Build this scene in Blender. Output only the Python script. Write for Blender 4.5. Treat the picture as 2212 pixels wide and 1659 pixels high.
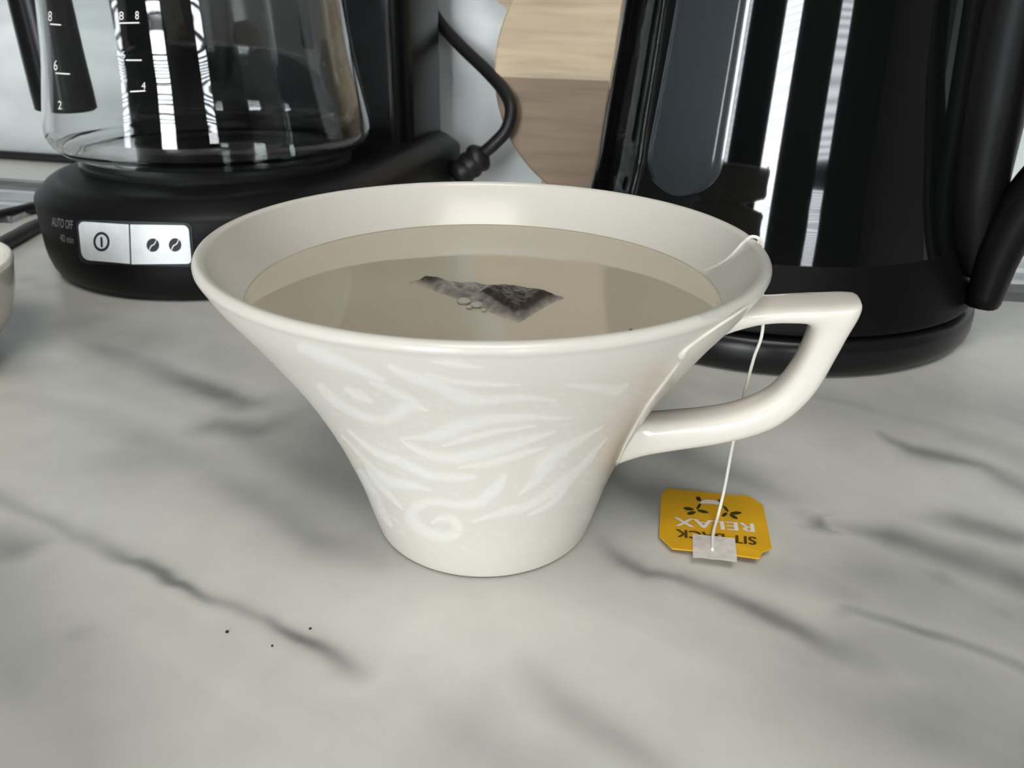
import bpy, math, random
import numpy as np
from mathutils import Vector

for o in list(bpy.data.objects):
    bpy.data.objects.remove(o)
scene = bpy.context.scene
col = scene.collection
rng = np.random.default_rng(7)

# ------------------------------------------------------------------ camera
K = 0.892                     # layout unit -> metres
F, CX, CY = 1650.0, 1106.0, 829.5
PITCH, ROLL, H = math.radians(26.12), math.radians(1.18), 0.12
fwd = np.array([0, math.cos(PITCH), -math.sin(PITCH)])
rgt0 = np.array([1.0, 0, 0]); dwn0 = np.cross(fwd, rgt0)
cr, sr = math.cos(ROLL), math.sin(ROLL)
rgt = cr * rgt0 - sr * dwn0
dwn = sr * rgt0 + cr * dwn0
CAM = np.array([0, 0, H])
cd = bpy.data.cameras.new('camera')
cam = bpy.data.objects.new('camera', cd); col.objects.link(cam)
cd.sensor_fit = 'HORIZONTAL'; cd.sensor_width = 36.0
cd.lens = 36.0 * F / 2212.0
cd.clip_start = 0.005; cd.clip_end = 50
from mathutils import Matrix
cam.matrix_world = Matrix(((rgt[0], -dwn[0], -fwd[0], 0), (rgt[1], -dwn[1], -fwd[1], 0),
                           (rgt[2], -dwn[2], -fwd[2], H * K), (0, 0, 0, 1)))
cd.dof.use_dof = True; cd.dof.focus_distance = 0.165; cd.dof.aperture_fstop = 40.0
scene.camera = cam

# ------------------------------------------------------------------ world, light, exposure
w = bpy.data.worlds.new('world'); scene.world = w; w.use_nodes = True
w.node_tree.nodes['Background'].inputs[0].default_value = (0.80, 0.88, 1.0, 1)
w.node_tree.nodes['Background'].inputs[1].default_value = 1.0
vs = scene.view_settings
vs.view_transform = 'Standard'; vs.look = 'None'; vs.gamma = 1.0; vs.use_curve_mapping = False
vs.exposure = 0.1
SKY_MAIN = 26.0               # daylight through the tall bare pane behind the camera
SKY_BLIND = 15.0              # the two panes with blinds
FILL_PANEL = 7.6                    # unseen ceiling light panel, added for overhead light

# ------------------------------------------------------------------ pixel -> place helpers (layout units)
def ray(x, y):
    return fwd + rgt * (x - CX) / F + dwn * (y - CY) / F
def G(x, y, z=0.0):
    v = ray(x, y); t = (z - H) / v[2]; return CAM + t * v
def hit_plane(x, y, n, d):
    v = ray(x, y); n = np.asarray(n, float); return CAM + v * ((d - n @ CAM) / (n @ v))
WN = np.array([0.206, 0.978, 0.0]); WN /= np.linalg.norm(WN)     # direction to the back wall
WX = np.array([WN[1], -WN[0], 0.0])                              # along the wall
WALL = 0.562
def wallpx(x, y, d):
    return hit_plane(x, y, WN, d)
def hit_lathe(x, y, c, prof, off=0.0):
    zs = np.array([p[1] for p in prof]); rs = np.array([p[0] for p in prof]) + off
    v = ray(x, y); v = v / np.linalg.norm(v)
    t = np.linspace(0.05, 1.2, 4000)
    p = CAM + t[:, None] * v
    f = np.hypot(p[:, 0] - c[0], p[:, 1] - c[1]) - np.interp(p[:, 2], zs, rs)
    ok = (p[:, 2] >= zs[0]) & (p[:, 2] <= zs[-1])
    i = np.where((f[:-1] > 0) & (f[1:] <= 0) & ok[:-1])[0]
    i = i[0] if len(i) else np.where(ok, f, 9).argmin()
    if i + 1 < len(t) and f[i] > 0 >= f[i + 1]:
        s = f[i] / (f[i] - f[i + 1]); return p[i] + s * (p[i + 1] - p[i])
    return p[i]

# ------------------------------------------------------------------ materials
def M(name, color=(.8, .8, .8), rough=.5, metal=0.0, coat=0.0, trans=0.0, ior=1.45, spec=.5,
      noise=None, bump=None, emit=None, attr=None, sub=0.0):
    m = bpy.data.materials.new(name); m.use_nodes = True
    nt = m.node_tree; b = nt.nodes['Principled BSDF']
    b.inputs['Base Color'].default_value = (*color, 1)
    b.inputs['Roughness'].default_value = rough
    b.inputs['Metallic'].default_value = metal
    b.inputs['Coat Weight'].default_value = coat
    b.inputs['Coat Roughness'].default_value = 0.04
    b.inputs['Transmission Weight'].default_value = trans
    b.inputs['IOR'].default_value = ior
    b.inputs['Specular IOR Level'].default_value = spec
    if sub:
        b.inputs['Subsurface Weight'].default_value = sub
        b.inputs['Subsurface Radius'].default_value = (.004, .003, .002)
        b.inputs['Subsurface Scale'].default_value = 1.0
    tc = nt.nodes.new('ShaderNodeTexCoord')
    last = None
    if attr:
        a = nt.nodes.new('ShaderNodeAttribute'); a.attribute_name = attr
        last = a.outputs['Color']
    if noise:      # (scale vec, amount, detail)
        mp = nt.nodes.new('ShaderNodeMapping'); mp.inputs['Scale'].default_value = noise[0]
        n = nt.nodes.new('ShaderNodeTexNoise'); n.inputs['Scale'].default_value = 1.0
        n.inputs['Detail'].default_value = noise[2] if len(noise) > 2 else 4
        r = nt.nodes.new('ShaderNodeMapRange'); a_ = noise[1]
        r.inputs[1].default_value = .25; r.inputs[2].default_value = .75
        r.inputs[3].default_value = 1 - a_; r.inputs[4].default_value = 1 + a_
        mx = nt.nodes.new('ShaderNodeMix'); mx.data_type = 'RGBA'; mx.blend_type = 'MULTIPLY'
        mx.inputs[0].default_value = 1
        nt.links.new(tc.outputs['Object'], mp.inputs[0]); nt.links.new(mp.outputs[0], n.inputs['Vector'])
        nt.links.new(n.outputs[0], r.inputs[0]); nt.links.new(r.outputs[0], mx.inputs[7])
        if last: nt.links.new(last, mx.inputs[6])
        else: mx.inputs[6].default_value = (*color, 1)
        last = mx.outputs[2]
    if last: nt.links.new(last, b.inputs['Base Color'])
    if bump:       # (scale, strength, distance)
        n = nt.nodes.new('ShaderNodeTexNoise'); n.inputs['Scale'].default_value = bump[0]
        n.inputs['Detail'].default_value = 3
        bp = nt.nodes.new('ShaderNodeBump'); bp.inputs['Strength'].default_value = bump[1]
        bp.inputs['Distance'].default_value = bump[2]
        nt.links.new(tc.outputs['Object'], n.inputs['Vector'])
        nt.links.new(n.outputs[0], bp.inputs['Height']); nt.links.new(bp.outputs[0], b.inputs['Normal'])
    if emit:
        b.inputs['Emission Color'].default_value = (*emit[0], 1)
        b.inputs['Emission Strength'].default_value = emit[1]
    return m

def s2l(r, g, b):
    return tuple(((c / 255 + .055) / 1.055) ** 2.4 if c > 10 else c / 255 / 12.92 for c in (r, g, b))

m_counter = M('marble_worktop', rough=.34, attr='vein', noise=((90, 90, 90), .05, 6))
m_cup = M('glazed_porcelain', rough=.26, coat=.12, attr='glaze', sub=0.0)
m_cup2 = M('cream_porcelain', color=(.745, .705, .635), rough=.16, coat=.35)
m_tea = M('milky_tea', color=s2l(184, 176, 158), rough=.03, noise=((25, 25, 25), .05, 2), spec=.5)
m_bag = M('wet_tea_bag', rough=.3, attr='bagcol', bump=(900, .5, .0006), noise=((500, 500, 500), .25, 3))
m_bubble = M('foam_bubble', color=(.8, .77, .7), rough=.05, trans=.7, ior=1.2)
m_string = M('cotton_string', color=(.86, .84, .78), rough=.8, bump=(3000, .5, .0003))
m_tag = M('yellow_card', color=s2l(226, 172, 24), rough=.6, noise=((150, 150, 150), .07, 4))
m_tape = M('paper_tape', color=(.80, .78, .76), rough=.6, noise=((600, 600, 600), .12, 3))
m_tape.node_tree.nodes['Principled BSDF'].inputs['Alpha'].default_value = .78
m_white = M('white_print', color=(.82, .80, .80), rough=.6)
m_green = M('dark_green_print', color=s2l(58, 62, 18), rough=.6)
m_olive = M('olive_print', color=s2l(84, 66, 14), rough=.6)
m_plastic = M('matte_black_plastic', color=(.005, .005, .0055), rough=.42, spec=.2, bump=(2500, .08, .0002))
m_column = M('satin_black_plastic', color=(.005, .005, .0055), rough=.28, spec=.2)
m_gloss = M('gloss_black_plastic', color=(.0035, .0038, .004), rough=.05, coat=.3)
m_kbase = M('kettle_black_plastic', color=(.006, .006, .0065), rough=.28, spec=.35)
m_kband = M('kettle_matte_band', color=(.004, .004, .004), rough=.40, spec=.14)
m_window = M('smoked_water_window', color=(.030, .038, .043), rough=.16, coat=.5)
m_glass = M('clear_glass', color=(.97, .985, .98), rough=.0, trans=1.0, ior=1.47)
m_silver = M('silver_button', color=(.82, .86, .88), rough=.38, metal=.2, noise=((300, 300, 300), .05, 3))
m_ink = M('black_print', color=(.015, .02, .022), rough=.5)
m_grey_ink = M('grey_print', color=(.22, .22, .22), rough=.6)
m_steel = M('dark_hot_plate', color=(.05, .05, .05), rough=.3, metal=.6)
m_cable = M('black_cable_rubber', color=(.010, .010, .011), rough=.45)
m_cable_g = M('grey_cable_rubber', color=(.045, .047, .047), rough=.5)
m_wood_l = M('pale_beech', color=s2l(206, 186, 156), rough=.6, noise=((14, 14, 170), .27, 6), bump=(120, .1, .0005))
m_wood_d = M('brown_acacia', color=s2l(146, 126, 106), rough=.6, noise=((14, 14, 140), .26, 6), bump=(120, .1, .0005))
m_wood_e = M('board_edge', color=s2l(120, 104, 80), rough=.65, noise=((40, 40, 200), .12, 4))
m_strip = M('polished_metal_strip', color=(.55, .56, .56), rough=.16, metal=.9, noise=((25, 200, 200), .25, 4))
m_crumb = M('dark_crumb', color=(.04, .03, .025), rough=.8)
m_drip = M('tea_film', color=(.73, .69, .61), rough=.06, coat=.5)
m_room = M('painted_wall', color=(.20, .20, .20), rough=.8, noise=((3, 3, 3), .04, 3))
m_backlit = M('backlit_wall', color=(.035, .035, .037), rough=.7, noise=((3, 3, 3), .06, 3))  # backlit gloom behind the camera put into the wall colour
m_ceil = M('ceiling_paint', color=(.45, .45, .44), rough=.85, noise=((3, 3, 3), .04, 3))
m_floor = M('floor_planks', color=(.16, .12, .09), rough=.5, noise=((2, 20, 2), .2, 4))
m_frame = M('window_frame_paint', color=(.05, .05, .05), rough=.5)
m_slat = M('blind_slat', color=(.35, .35, .36), rough=.5)
m_pane_u = M('daylight_pane', color=(.9, .9, .9), rough=.1, emit=((.93, .97, 1.0), SKY_MAIN))
m_fill_panel = M('fill_diffuser', color=(.9, .9, .88), rough=.4, emit=((1.0, .97, .91), FILL_PANEL))
m_cab = M('cupboard_paint', color=(.30, .30, .29), rough=.5, noise=((5, 5, 5), .04, 3))
m_pane_l = M('daylight_pane_blind', color=(.9, .9, .9), rough=.1, emit=((.90, .95, 1.0), SKY_BLIND))

# back wall marble: soft grey clouds and slanting veins, all in object space
m_wall = bpy.data.materials.new('marble_backsplash'); m_wall.use_nodes = True
nt = m_wall.node_tree; b = nt.nodes['Principled BSDF']; b.inputs['Roughness'].default_value = .3
tc = nt.nodes.new('ShaderNodeTexCoord'); mp = nt.nodes.new('ShaderNodeMapping')
mp.inputs['Rotation'].default_value = (0, math.radians(35), 0); mp.inputs['Scale'].default_value = (3.2, 3.2, 9)
n1 = nt.nodes.new('ShaderNodeTexNoise'); n1.inputs['Scale'].default_value = 1.6; n1.inputs['Detail'].default_value = 6
n1.inputs['Distortion'].default_value = .8
cr1 = nt.nodes.new('ShaderNodeValToRGB')
cr1.color_ramp.elements[0].position = .36; cr1.color_ramp.elements[0].color = (.52, .55, .55, 1)
cr1.color_ramp.elements[1].position = .60; cr1.color_ramp.elements[1].color = (.78, .82, .81, 1)
nt.links.new(tc.outputs['Object'], mp.inputs[0]); nt.links.new(mp.outputs[0], n1.inputs['Vector'])
nt.links.new(n1.outputs[0], cr1.inputs[0]); nt.links.new(cr1.outputs[0], b.inputs['Base Color'])

# ------------------------------------------------------------------ object helpers
ORG = {}
def tag(o, label=None, cat=None, group=None, kind=None):
    if label: o['label'] = label
    if cat: o['category'] = cat
    if group: o['group'] = group
    if kind: o['kind'] = kind
    return o
def thing(name, base, label, cat, group=None):
    o = bpy.data.objects.new(name, None); col.objects.link(o)
    o.empty_display_size = .02
    p = np.array([base[0], base[1], base[2]]) * K
    o.location = p; ORG[o.name] = p
    return tag(o, label, cat, group)
def mesh(name, verts, faces, mat, parent=None, smooth=True, base=None, auto=None):
    v = np.asarray(verts, float) * K
    org = ORG[parent.name] if parent is not None else (np.asarray(base, float) * K if base is not None else np.zeros(3))
    v = v - org
    me = bpy.data.meshes.new(name)
    me.from_pydata([tuple(q) for q in v], [], [tuple(int(i) for i in f) for f in faces])
    me.materials.append(mat)
    if smooth:
        me.polygons.foreach_set('use_smooth', [True] * len(me.polygons))
        if auto is not None:
            try: me.set_sharp_from_angle(angle=math.radians(auto))
            except Exception: pass
    me.update()
    o = bpy.data.objects.new(name, me); col.objects.link(o)
    if parent is not None:
        o.parent = parent; ORG[o.name] = org
    else:
        o.location = org; ORG[o.name] = org
    return o
def fix_normals(o):
    import bmesh
    bm = bmesh.new(); bm.from_mesh(o.data)
    bmesh.ops.recalc_face_normals(bm, faces=bm.faces); bm.to_mesh(o.data); bm.free()
    return o
def loft(secs, closed=True, cap0=True, cap1=True):
    n = len(secs[0]); V = [p for s in secs for p in s]; Fc = []
    for i in range(len(secs) - 1):
        for j in range(n if closed else n - 1):
            k = (j + 1) % n
            Fc.append((i * n + j, i * n + k, (i + 1) * n + k, (i + 1) * n + j))
    if cap0: Fc.append(tuple(range(n - 1, -1, -1)))
    if cap1: Fc.append(tuple((len(secs) - 1) * n + j for j in range(n)))
    return V, Fc
def lathe(prof, c, n=96, cap0=True, cap1=True):
    a = np.linspace(0, 2 * np.pi, n, endpoint=False)
    secs = [[(c[0] + r * math.cos(t), c[1] + r * math.sin(t), z) for t in a] for r, z in prof]
    return loft(secs, True, cap0, cap1)
def spline(pts, n):
    """Catmull-Rom through pts, n samples per span"""
    P = np.asarray(pts, float); Q = np.vstack([2 * P[0] - P[1], P, 2 * P[-1] - P[-2]])
    out = []
    for i in range(1, len(Q) - 2):
        for t in np.linspace(0, 1, n, endpoint=False):
            p0, p1, p2, p3 = Q[i - 1:i + 3]
            out.append(.5 * ((2 * p1) + (-p0 + p2) * t + (2 * p0 - 5 * p1 + 4 * p2 - p3) * t ** 2 + (-p0 + 3 * p1 - 3 * p2 + p3) * t ** 3))
    out.append(P[-1]); return np.array(out)
def tube(path, rad, n=12, flat=1.0):
    P = np.asarray(path, float); m = len(P)
    R = np.full(m, rad) if np.isscalar(rad) else np.asarray(rad, float)
    T = np.gradient(P, axis=0); T /= np.linalg.norm(T, axis=1)[:, None]
    u = np.cross(T[0], (0, 0, 1)); u = u if np.linalg.norm(u) > .1 else np.cross(T[0], (1, 0, 0))
    u /= np.linalg.norm(u); secs = []
    for i in range(m):
        u = u - T[i] * (u @ T[i]); u /= np.linalg.norm(u); v = np.cross(T[i], u)
        secs.append([P[i] + R[i] * (math.cos(a) * u + flat * math.sin(a) * v) for a in np.linspace(0, 2 * np.pi, n, endpoint=False)])
    return loft(secs)
def rrect(hx, hy, r, k=5):
    out = []
    for sx, sy, a0 in ((1, 1, 0), (-1, 1, 90), (-1, -1, 180), (1, -1, 270)):
        for a in np.linspace(a0, a0 + 90, k):
            out.append((sx * (hx - r) + r * math.cos(math.radians(a)), sy * (hy - r) + r * math.sin(math.radians(a))))
    return out
def boxv(x0, x1, y0, y1, z0, z1):
    V = [(x, y, z) for z in (z0, z1) for y in (y0, y1) for x in (x0, x1)]
    return V, [(0, 2, 3, 1), (4, 5, 7, 6), (0, 1, 5, 4), (1, 3, 7, 5), (3, 2, 6, 7), (2, 0, 4, 6)]
def strip_faces(nu, nv):
    return [(i * nv + j, i * nv + j + 1, (i + 1) * nv + j + 1, (i + 1) * nv + j) for i in range(nu - 1) for j in range(nv - 1)]
def glyphs(text, spacing=1.0):
    cu = bpy.data.curves.new('t', 'FONT'); cu.body = text; cu.size = 1; cu.space_character = spacing; cu.resolution_u = 4
    ob = bpy.data.objects.new('t', cu); col.objects.link(ob)
    dg = bpy.context.evaluated_depsgraph_get(); ev = ob.evaluated_get(dg); me = ev.to_mesh()
    v = np.array([q.co[:2] for q in me.vertices]) if len(me.vertices) else np.zeros((0, 2))
    f = [tuple(p.vertices) for p in me.polygons]; ev.to_mesh_clear()
    bpy.data.objects.remove(ob); bpy.data.curves.remove(cu)
    v = v - v.min(0); v /= v.max(0)         # unit box
    return v, f
def set_attr(o, name, rgb):
    a = o.data.color_attributes.new(name, 'FLOAT_COLOR', 'POINT')
    buf = np.ones((len(rgb), 4), np.float32); buf[:, :3] = rgb
    a.data.foreach_set('color', buf.ravel())
def sm(x, a, b):
    t = np.clip((x - a) / (b - a), 0, 1); return t * t * (3 - 2 * t)
def vnoise(x, y, seed=0):
    r = np.random.default_rng(seed).random((256, 256))
    xi, yi = np.floor(x).astype(int), np.floor(y).astype(int); fx, fy = x - xi, y - yi
    fx, fy = fx * fx * (3 - 2 * fx), fy * fy * (3 - 2 * fy)
    g = lambda i, j: r[i & 255, j & 255]
    return (g(xi, yi) * (1 - fx) + g(xi + 1, yi) * fx) * (1 - fy) + (g(xi, yi + 1) * (1 - fx) + g(xi + 1, yi + 1) * fx) * fy
def fbm(x, y, seed=0, o=5):
    s, a = 0, .5
    for k in range(o):
        s = s + a * vnoise(x * 2 ** k, y * 2 ** k, seed + k); a *= .5
    return s
def seg_dist(px, py, pts, wid, val=None):
    """distance to a polyline in units of its local width; also strength"""
    best = np.full(px.shape, 1e9); st = np.zeros(px.shape)
    for i in range(len(pts) - 1):
        ax, ay = pts[i][:2]; bx_, by_ = pts[i + 1][:2]
        dx, dy = bx_ - ax, by_ - ay; L2 = dx * dx + dy * dy + 1e-12
        t = np.clip(((px - ax) * dx + (py - ay) * dy) / L2, 0, 1)
        d = np.hypot(px - ax - t * dx, py - ay - t * dy) / (wid[i] + t * (wid[i + 1] - wid[i]))
        m = d < best; best = np.where(m, d, best)
        if val is not None: st = np.where(m, val[i] + t * (val[i + 1] - val[i]), st)
    return best, st

def sdist(px, py, poly):
    q = np.vstack([poly, poly[:1]])
    d, _ = seg_dist(px, py, q, np.ones(len(q)))
    ins = np.zeros(px.shape, bool); j = len(poly) - 1
    for i in range(len(poly)):
        xi, yi = poly[i]; xj, yj = poly[j]
        c_ = ((yi > py) != (yj > py)) & (px < (xj - xi) * (py - yi) / (yj - yi + 1e-12) + xi)
        ins ^= c_; j = i
    return np.where(ins, d, -d)

# ------------------------------------------------------------------ worktop with painted-in marble veins and dimmer sides
xs = np.concatenate([np.linspace(-1.5, -.52, 12), np.arange(-.5, -.20, .0020), np.arange(-.20, .24, .0009), np.arange(.24, .52, .0018), np.linspace(.54, 1.5, 12)])
ys = np.concatenate([np.linspace(-.16, .035, 14), np.arange(.04, .21, .0007), np.arange(.21, .32, .0014), np.arange(.32, .62, .0024), np.linspace(.64, .95, 8)])
GX, GY = np.meshgrid(xs, ys, indexing='ij')
wx = GX + .012 * (fbm(GX * 22, GY * 22, 11, 4) - .5) + .0024 * (fbm(GX * 110, GY * 110, 21, 3) - .5)
wy = GY + .012 * (fbm(GX * 22 + 9, GY * 22 + 4, 31, 4) - .5) + .0024 * (fbm(GX * 110, GY * 110, 41, 3) - .5)
VEINS_SHADE = [  # pixel path, (half width mm at each point), darkness at each point
    ([(-60, 1035), (0, 1065), (110, 1120), (200, 1180), (300, 1212), (385, 1246), (470, 1290), (560, 1335), (640, 1378), (740, 1432), (820, 1470)],
     [2.2, 2.2, 1.8, 2.0, 1.3, .9, 1.4, 1.1, 1.2, 1.6, 2], [.35, .4, .35, .3, .55, .75, .4, .45, .8, .5, 0]),
    ([(40, 690), (180, 735), (330, 790), (420, 850), (500, 885), (575, 875)], [5, 7, 6, 5, 4, 4], [.2, .45, .5, .7, .7, .2]),
    ([(0, 850), (200, 900), (330, 965), (420, 1010), (560, 1090), (680, 1160), (800, 1200)], [4, 5, 5, 5, 4, 4, 5], [.15, .2, .3, .3, .3, .4, .2]),
    ([(330, 960), (450, 925), (540, 940), (640, 900)], [4, 4, 4, 5], [.1, .45, .5, .1]),
    ([(1290, 1180), (1340, 1215), (1400, 1250), (1480, 1262), (1560, 1290), (1640, 1330), (1720, 1370), (1800, 1410), (1900, 1440), (2050, 1480)],
     [2, 2, 1.8, 1.5, 1.8, 1.8, 2.2, 3.5, 5, 6], [.2, .5, .55, .6, .55, .65, .55, .4, .3, .1]),
    ([(1790, 1370), (1850, 1325), (1930, 1350), (2020, 1378), (2120, 1410), (2212, 1455), (2330, 1520)], [3, 2, 2, 1.8, 2, 2.5, 3], [.1, .4, .45, .55, .5, .5, .4]),
    ([(1760, 1430), (1900, 1400), (2050, 1430), (2212, 1520)], [7, 9, 9, 9], [.2, .3, .3, .25]),
    ([(1890, 935), (1960, 972), (2050, 995), (2120, 1012), (2212, 1060), (2300, 1110)], [2, 3.5, 3, 3, 4, 4], [.5, .75, .7, .6, .5, .4]),
    ([(1740, 1115), (1775, 1130), (1800, 1130)], [3, 4, 3], [.2, .6, .1]),
    ([(1820, 1135), (1920, 1160), (2020, 1195), (2110, 1230), (2212, 1270), (2320, 1310)], [3, 5, 5, 6, 6, 6], [.3, .6, .55, .6, .6, .5]),
    ([(1960, 1110), (2080, 1130), (2212, 1180)], [3, 4, 4], [.2, .5, .45]),
    ([(1990, 1230), (2050, 1255), (2140, 1320), (2212, 1350)], [3, 4, 3, 3], [.3, .5, .4, .5]),
    ([(1290, 1010), (1400, 1050), (1440, 1110), (1500, 1130)], [4, 5, 4, 4], [.4, .5, .45, .2]),
    ([(1420, 930), (1500, 985), (1600, 1030), (1720, 1080)], [5, 5, 4, 4], [.3, .4, .3, .1]),
    ([(1100, 1440), (1200, 1510), (1320, 1600), (1440, 1700)], [3, 3, 3, 3], [.15, .35, .35, .2]),
    ([(860, 1500), (1000, 1570), (1160, 1680)], [5, 6, 6], [.1, .25, .25]),
    ([(1540, 1215), (1700, 1240), (1850, 1290), (1990, 1310)], [4, 5, 5, 4], [.1, .3, .35, .2]),
    ([(-40, 1170), (20, 1205), (60, 1240)], [6, 6, 5], [.5, .55, .1]),
    ([(60, 1330), (140, 1375), (200, 1410)], [4, 5, 4], [.1, .35, .1]),
    ([(0, 1420), (60, 1500), (100, 1659)], [8, 10, 10], [.35, .35, .3]),
    ([(1700, 850), (1850, 880), (2000, 905), (2212, 985)], [4, 5, 6, 6], [.3, .4, .4, .45]),
    ([(1960, 840), (2100, 880), (2260, 930)], [4, 4, 5], [.2, .4, .4]),
    ([(250, 800), (420, 880), (620, 1000), (780, 1090)], [6, 6, 5, 5], [.1, .2, .2, .1]),
    ([(60, 600), (200, 680), (320, 700)], [5, 6, 5], [.3, .3, .1]),
    ([(-80, 640), (150, 700), (350, 760), (520, 800)], [16, 18, 18, 14], [.42, .42, .4, .15]),  # broad bands from here: dimmer sides put into colour, over broad veining
    ([(-80, 800), (60, 790), (200, 860)], [9, 9, 8], [.35, .3, .1]),
    ([(1560, 880), (1800, 890), (2000, 880), (2260, 900)], [14, 16, 18, 18], [.1, .3, .35, .35]),
    ([(1650, 1180), (1850, 1230), (2050, 1290), (2300, 1380)], [10, 12, 14, 14], [.1, .35, .4, .4]),
    ([(1500, 1500), (1800, 1560), (2050, 1600), (2300, 1680)], [8, 12, 14, 14], [.05, .25, .35, .35]),
    ([(-60, 1250), (60, 1480), (110, 1700)], [12, 12, 12], [.3, .35, .35]),
    ([(150, 940), (300, 990), (460, 1060)], [10, 10, 8], [.1, .28, .1]),
]
dark = np.zeros(GX.shape)
for pts, wd, vl in VEINS_SHADE:
    q = [G(*p) for p in pts]
    d, st = seg_dist(wx, wy, q, [v * .001 * 1.25 for v in wd], vl)
    br = .45 + 1.1 * fbm(GX * 45, GY * 45, 51, 3)
    dark = np.maximum(dark, st * np.exp(-(d * .95) ** 2) * br + .28 * st * np.exp(-(d * .33) ** 2))
cloud = fbm(GX * 9 + GY * 12, GY * 26 + GX * 15, 61, 5)
dark = np.clip(dark + .6 * np.clip(cloud - .5, 0, 1), 0, .9)
light = np.array([.61, .613, .572]); dk = np.array([.155, .152, .148])
rgbc = light * (1 - dark[..., None]) + dk * dark[..., None]
nx, ny = GX.shape
V = np.stack([GX.ravel(), GY.ravel(), np.zeros(GX.size)], 1)
idx = np.arange(nx * ny).reshape(nx, ny)
Fc = np.stack([idx[:-1, :-1].ravel(), idx[1:, :-1].ravel(), idx[1:, 1:].ravel(), idx[:-1, 1:].ravel()], 1)
nb = len(V)
V = np.vstack([V, [(xs[0], ys[0], -.04), (xs[-1], ys[0], -.04), (xs[-1], ys[-1], -.04), (xs[0], ys[-1], -.04)]])
me = bpy.data.meshes.new('worktop')
side = [tuple(idx[::-1, 0]) + (nb, nb + 1), tuple(idx[-1, ::-1]) + (nb + 1, nb + 2), tuple(idx[:, -1]) + (nb + 2, nb + 3), tuple(idx[0, :]) + (nb + 3, nb), (nb + 3, nb + 2, nb + 1, nb)]
me.from_pydata((V * K).tolist(), [], Fc.tolist() + [tuple(int(i) for i in s) for s in side])
me.materials.append(m_counter)
worktop = bpy.data.objects.new('worktop', me); col.objects.link(worktop)
tag(worktop, 'white marble worktop with diagonal grey veins', 'worktop')
set_attr(worktop, 'vein', np.vstack([rgbc.reshape(-1, 3), np.tile(light, (4, 1))]))

# ------------------------------------------------------------------ the room
def struct(name, V, Fc, mat, parent=None, smooth=False):
    o = mesh(name, V, Fc, mat, parent, smooth)
    if parent is None: o['kind'] = 'structure'
    return o
a0, a1 = WN * WALL - WX * 1.9, WN * WALL + WX * 1.9
wv = []
for z in (0.0005, 2.0):
    for p in (a0, a1, a1 + WN * .03, a0 + WN * .03): wv.append((p[0], p[1], z))
struct('wall_back', wv, [(0, 1, 5, 4), (1, 2, 6, 5), (2, 3, 7, 6), (3, 0, 4, 7), (4, 5, 6, 7), (3, 2, 1, 0)], m_wall)
RX0, RX1, RY0, RY1, RZ0, RZ1 = -2.9, 2.3, -2.2, 1.5, -1.0, 2.0
struct('floor', *boxv(RX0, RX1, RY0, RY1, RZ0 - .05, RZ0), m_floor)
struct('ceiling', *boxv(RX0, RX1, RY0, RY1, RZ1, RZ1 + .05), m_ceil)
struct('wall_left', *boxv(RX0 - .05, RX0, RY0, RY1, RZ0, RZ1), m_room)
struct('wall_right', *boxv(RX1, RX1 + .05, RY0, RY1, RZ0, RZ1), m_room)
struct('wall_far', *boxv(RX0, RX1, RY1, RY1 + .05, RZ0, RZ1), m_room)
# wall behind the camera with three tall narrow windows
OPEN = [(-.98, -.46, -.30, 1.15, 'u'), (-2.6, -2.2, -.30, 1.15, 'l'), (.48, .84, .12, 1.15, 'l')]
ux = sorted({RX0, RX1} | {o[0] for o in OPEN} | {o[1] for o in OPEN}); uz = sorted({RZ0, RZ1} | {o[2] for o in OPEN} | {o[3] for o in OPEN})
V, Fc = [], []
for i in range(len(ux) - 1):
    for j in range(len(uz) - 1):
        cx_, cz_ = (ux[i] + ux[i + 1]) / 2, (uz[j] + uz[j + 1]) / 2
        if any(o[0] < cx_ < o[1] and o[2] < cz_ < o[3] for o in OPEN): continue
        v, f = boxv(ux[i], ux[i + 1], RY0 - .08, RY0, uz[j], uz[j + 1]); k = len(V)
        V += v; Fc += [tuple(q + k for q in g) for g in f]
struct('wall_front', V, Fc, m_backlit)
for n_, (x0, x1, z0, z1, kd) in enumerate(OPEN):
    V, Fc = [], []
    def addb(*a):
        v, f = boxv(*a); k = len(V); V.extend(v); Fc.extend([tuple(q + k for q in g) for g in f])
    fw = .03
    addb(x0, x0 + fw, RY0 - .06, RY0 - .01, z0, z1); addb(x1 - fw, x1, RY0 - .06, RY0 - .01, z0, z1)
    addb(x0, x1, RY0 - .06, RY0 - .01, z0, z0 + fw); addb(x0, x1, RY0 - .06, RY0 - .01, z1 - fw, z1)
    wo = struct('window_%d' % (n_ + 1), V, Fc, m_frame)
    mesh('pane', *boxv(x0 + .01, x1 - .01, RY0 - .045, RY0 - .04, z0 + .01, z1 - .01), m_pane_u if kd == 'u' else m_pane_l, wo, False)
    for z in np.arange(z0 + .05, z1 - .04, .036):
        mesh('slat', *boxv(x0 + .03, x1 - .03, RY0 - .035, RY0 - .015, z, z + (.005 if kd == 'u' else .011)), m_slat, wo, False)

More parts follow.
